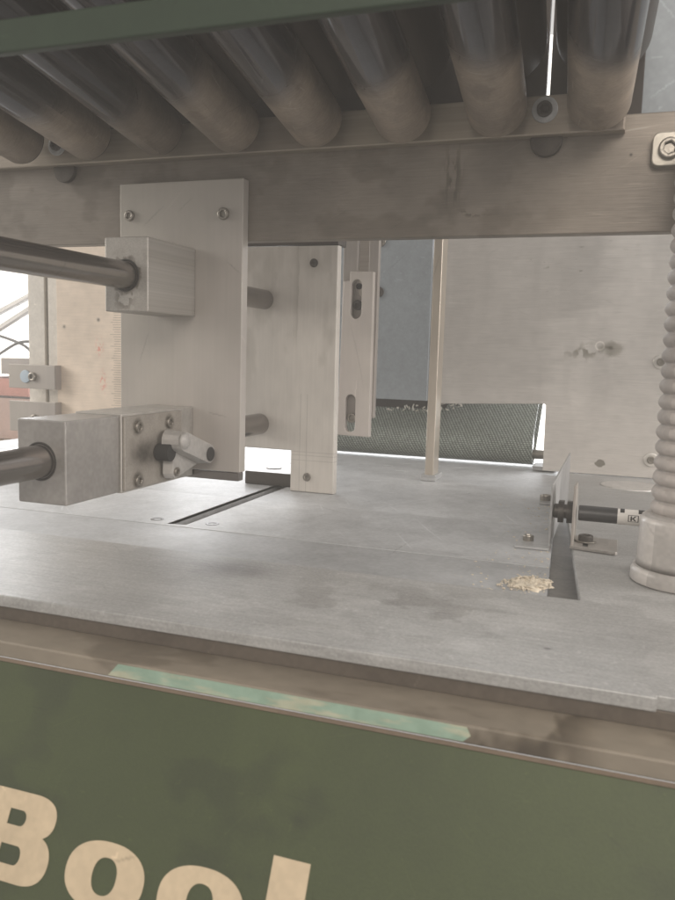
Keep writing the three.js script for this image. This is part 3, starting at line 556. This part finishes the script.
{
  const t = thing('dust_heap', 'crumbly heap of pale paper dust in the corner of the recess', 'dust', [-0.066, -0.0066, -0.733]); t.userData.kind = 'stuff';
  const R = rng(77), gs = [];
  const mound = new THREE.SphereGeometry(1, 40, 20, 0, Math.PI * 2, 0, Math.PI / 2); { const p = mound.attributes.position; for (let i = 0; i < p.count; i++) { const x = p.getX(i), y = p.getY(i), z = p.getZ(i), k = 0.45 + 1.1 * fbm(x * 4 + 5, z * 4 + 5, 131); p.setXYZ(i, x * 0.019 * k, y * 0.007 * (0.3 + fbm(x * 6 + 9, z * 6 + 9, 132)), z * 0.020 * k); } mound.computeVertexNormals(); } gs.push(mound);
  for (let i = 0; i < 420; i++) { const a = R() * 6.283, d = Math.sqrt(R()), s = 0.0003 + R() * R() * 0.0015, q = new THREE.IcosahedronGeometry(s, 0); q.scale(0.7 + R(), 0.5 + R() * 0.6, 0.7 + R()); q.rotateY(R() * 6); const dd = d * (0.7 + 0.9 * noise(a * 1.6 + 2, 1, 134)); q.translate(Math.min(0.0185, Math.cos(a) * 0.021 * dd), Math.max(0.0004, 0.0055 * (1 - d * d) * (0.4 + 1.2 * noise(a * 1.3 + 4, d * 3, 133))) + R() * 0.0012, Math.sin(a) * 0.021 * dd); gs.push(q); }
  for (let i = 0; i < 260; i++) { const k = R(), z = -0.70 - k * k * 0.5, q = new THREE.IcosahedronGeometry(0.0003 + R() * R() * 0.0011, 0); q.scale(1 + R(), 0.6, 1 + R()); q.rotateY(R() * 6); const x = -0.047 - 0.058 * (-z - 0.69) - 0.0015 - R() * R() * 0.09; q.translate(x + 0.066, (z < -0.8035 ? -0.006 : -0.0065) + 0.0066 + 0.0003, z + 0.733); gs.push(q); }
  part('crumb', gs.map((q) => { const n = q.index ? q.toNonIndexed() : q; return n; }), metal(0xefe4d0, mottled, { metalness: 0, roughness: 0.9 }), t).userData.kind = 'stuff';
}

// ================================================================ LEFT BACKGROUND
{
  const t = thing('scale_plate', 'upright beige plate with faint ruler marks behind the guide rods', 'plate', [-0.95, -0.006, -1.3]);
  const tex = texture(-1.06, -0.01, 0.24, 0.45, 2000, (x, y) => {
    const b = fbm(x * 9, y * 9, 141), d = fbm(x * 60, y * 60, 142), s = noise(x * 40, y * 900, 143);
    let v = 0.86 + (b - 0.5) * 0.12 + (d - 0.5) * 0.08 + (s - 0.5) * 0.04;
    const k = Math.round(y / 0.0045), tick = x > -0.905 - (k % 5 === 0 ? 0.012 : 0.006) - 0.004 * hash(k, 3, 9) && Math.abs(y - k * 0.0045) < 0.0007 ? 0.22 : 0;
    const red = (gau(x, y, -0.945, 0.20, 0.007, 0.012) + gau(x, y, -0.938, 0.135, 0.006, 0.016)) * sm(0.45, 0.6, fbm(x * 300, y * 200, 144)) * 0.35;
    const hole = gau(x, y, -0.947, 0.252, 0.003, 0.003) * 0.8 + gau(x, y, -1.026, 0.238, 0.003, 0.003) * 0.6;
    v = v - tick - hole * 0.6;
    return [v, v * 0.965 - red * 0.7, v * 0.92 - red * 0.7, d];
  });
  part('plate', local(uv(box(-1.0440, -0.80, -0.0055, 0.46, -1.315, -1.30, 0.0012), tex, 'xy'), t), metal(0xfaf0e6, tex, { metalness: 0.1, roughness: 0.6 }), t);
}
{
  const t = thing('cream_post', 'cream painted upright post with a dark groove beside the window', 'post', [-1.08, -0.006, -1.33]);
  part('post', local(uv(box(-1.125, -1.084, -0.0055, 0.6, -1.37, -1.315, 0.002)), t), metal(0xf0e9de, paintTex, { metalness: 0, roughness: 0.55 }), t);
  part('groove', local(box(-1.0838, -1.0768, -0.0054, 0.6, -1.37, -1.342), t), steelDark, t);
  part('post', local(uv(box(-1.0766, -1.0462, -0.0055, 0.6, -1.37, -1.315, 0.002)), t), metal(0xf0e9de, paintTex, { metalness: 0, roughness: 0.55 }), t);
}
for (const [y0, y1, lab] of [[0.1155, 0.1625, 'small grey angle bracket with blue bolt head beside the beige plate'], [0.030, 0.0905, 'small grey angle bracket below the one with the blue bolt']]) {
  const t = thing('angle_bracket', lab, 'bracket', [-1.09, y0, -1.28], 'small brackets by the beige plate');
  part('sheet', local(uv(box(-1.145, -1.034, y0, y1, -1.2835, -1.28, 0.0012)), t), alu, t);
  part('fold', local(uv(box(-1.037, -1.034, y0, y1, -1.2995, -1.2838, 0.001)), t), alu, t);
  const yy = (y0 + y1) / 2 - (y0 > 0.1 ? 0 : 0.004);
  if (y0 > 0.1) part('blue_cap', local(bar('z', 0.0125, -1.2799, -1.277, [-1.103, yy]), t), new THREE.MeshStandardMaterial({ color: 0xa4b3bf, roughness: 0.45 }), t, 'pale blue bolt head');
  screw(t, [y0 > 0.1 ? -1.085 : -1.082, yy, -1.28], 0.0085, 'z', screwMat, 0.9);
}
{ // big workshop window behind the machine
  const t = thing('workshop_window', 'bright overexposed workshop window glowing behind the machine', 'window', [-1.65, WINDOW.y0, WINDOW.z]);
  part('pane', local(new THREE.PlaneGeometry(WINDOW.x1 - WINDOW.x0, WINDOW.y1 - WINDOW.y0).translate((WINDOW.x0 + WINDOW.x1) / 2, (WINDOW.y0 + WINDOW.y1) / 2, WINDOW.z), t), new THREE.MeshStandardMaterial({ color: 0x000000, emissive: 0xfffaf2, emissiveIntensity: 2.2, roughness: 1 }), t);
}
for (const [a, b, lab] of [[[-1.95, 0.243, -2], [-1.60, 0.392, -2], 'upper slanting strut crossing the bright window'], [[-1.95, 0.192, -2.02], [-1.60, 0.372, -2.02], 'lower slanting strut crossing the bright window']]) {
  const t = thing('window_strut', lab, 'strut', [a[0], a[1], a[2]], 'slanting struts before the window');
  const A = new THREE.Vector3(...a), B = new THREE.Vector3(...b), d = B.clone().sub(A), g = new RoundedBoxGeometry(d.length(), 0.014, 0.02, 2, 0.002);
  g.rotateZ(Math.atan2(d.y, d.x)).translate(d.x / 2, d.y / 2, 0);
  part('strut', g, castMat, t);
}
for (const [x0, x1, y0, y1, z, col, name, lab] of [
  [-2.0, -1.74, -0.10, 0.03, -2.05, 0xa8887a, 'storage_box', 'brown storage box seen below the window'],
  [-2.0, -1.775, 0.036, 0.092, -2.07, 0xb0705f, 'red_tray', 'shallow red tray on top of the brown box'],
  [-1.98, -1.72, -0.20, -0.115, -1.98, 0xdcb04e, 'yellow_tray', 'yellow tray standing low beyond the table edge'],
  [-2.0, -1.70, 0.10, 0.155, -2.2, 0x9a9088, 'grey_tray', 'dull grey tray behind the red tray'],
]) {
  const t = thing(name, lab, name === 'storage_box' ? 'box' : 'tray', [(x0 + x1) / 2, y0, z]);
  const w = x1 - x0, h = y1 - y0, d = 0.2, th = 0.006, m = metal(col, paintTex, { metalness: 0, roughness: 0.7 });
  part('base', uv(box(-w / 2, w / 2, 0, th, -d, 0)), m, t);
  part('side', uv(box(-w / 2, w / 2, th, h, -th, 0)), m, t); part('side', uv(box(-w / 2, w / 2, th, h, -d, -d + th)), m, t);
  part('side', uv(box(-w / 2, -w / 2 + th, th, h, -d + th, -th)), m, t); part('side', uv(box(w / 2 - th, w / 2, th, h, -d + th, -th)), m, t);
}
for (const [pts, lab] of [[[[-2.0, 0.24, -2.15], [-1.86, 0.20, -2.15], [-1.80, 0.165, -2.15], [-1.72, 0.185, -2.15], [-1.68, 0.16, -2.15]], 'thin dark cable looping above the trays'], [[[-1.95, 0.16, -2.12], [-1.84, 0.21, -2.12], [-1.76, 0.20, -2.12], [-1.74, 0.15, -2.12]], 'second dark cable arching over the red tray']]) {
  const t = thing('cable', lab, 'cable', pts[0]);
  part('sheath', new THREE.TubeGeometry(new THREE.CatmullRomCurve3(pts.map((p) => new THREE.Vector3(p[0] - pts[0][0], p[1] - pts[0][1], p[2] - pts[0][2]))), 40, 0.005, 8), rubber, t);
}
{ // the ceiling lamp over the operator and the side window, both outside the picture
  const t = thing('ceiling_lamp', 'flat white ceiling lamp above the operator side', 'lamp', LAMP.pos);
  t.lookAt(...LAMP.aim);
  part('housing', new RoundedBoxGeometry(LAMP.w + 0.06, LAMP.h + 0.06, 0.05, 2, 0.01).translate(0, 0, -0.06), metal(0xd8d8d8, null, { metalness: 0, roughness: 0.5 }), t);
  part('diffuser', new THREE.PlaneGeometry(LAMP.w, LAMP.h).translate(0, 0, -0.02), new THREE.MeshStandardMaterial({ color: 0x000000, emissive: 0xfff6ec, emissiveIntensity: 2 }), t);
  for (const [W, lab] of [[LEFT, 'daylit window in the side wall beside the beige plate'], [SIDE, 'daylit window in the side wall beside the bellows']]) {
  const u = thing('side_window', lab, 'window', W.pos);
  u.lookAt(...W.aim);
  part('pane', new THREE.PlaneGeometry(W.w, W.h).translate(0, 0, -0.02), new THREE.MeshStandardMaterial({ color: 0x000000, emissive: 0xfffaf6, emissiveIntensity: 2 }), u);
  for (const k of [-1, 1]) {
    part('frame_bar', box(k * (W.w / 2 + 0.03) - 0.03, k * (W.w / 2 + 0.03) + 0.03, -W.h / 2 - 0.06, W.h / 2 + 0.06, -0.08, 0.02, 0.005), beige, u);
    part('frame_bar', box(-W.w / 2, W.w / 2, k * (W.h / 2 + 0.03) - 0.03, k * (W.h / 2 + 0.03) + 0.03, -0.08, 0.02, 0.005), beige, u);
  }
}
}

scene.traverse((o) => { if (o.isMesh) { o.castShadow = true; o.receiveShadow = true; } });
renderer.render(scene, camera);
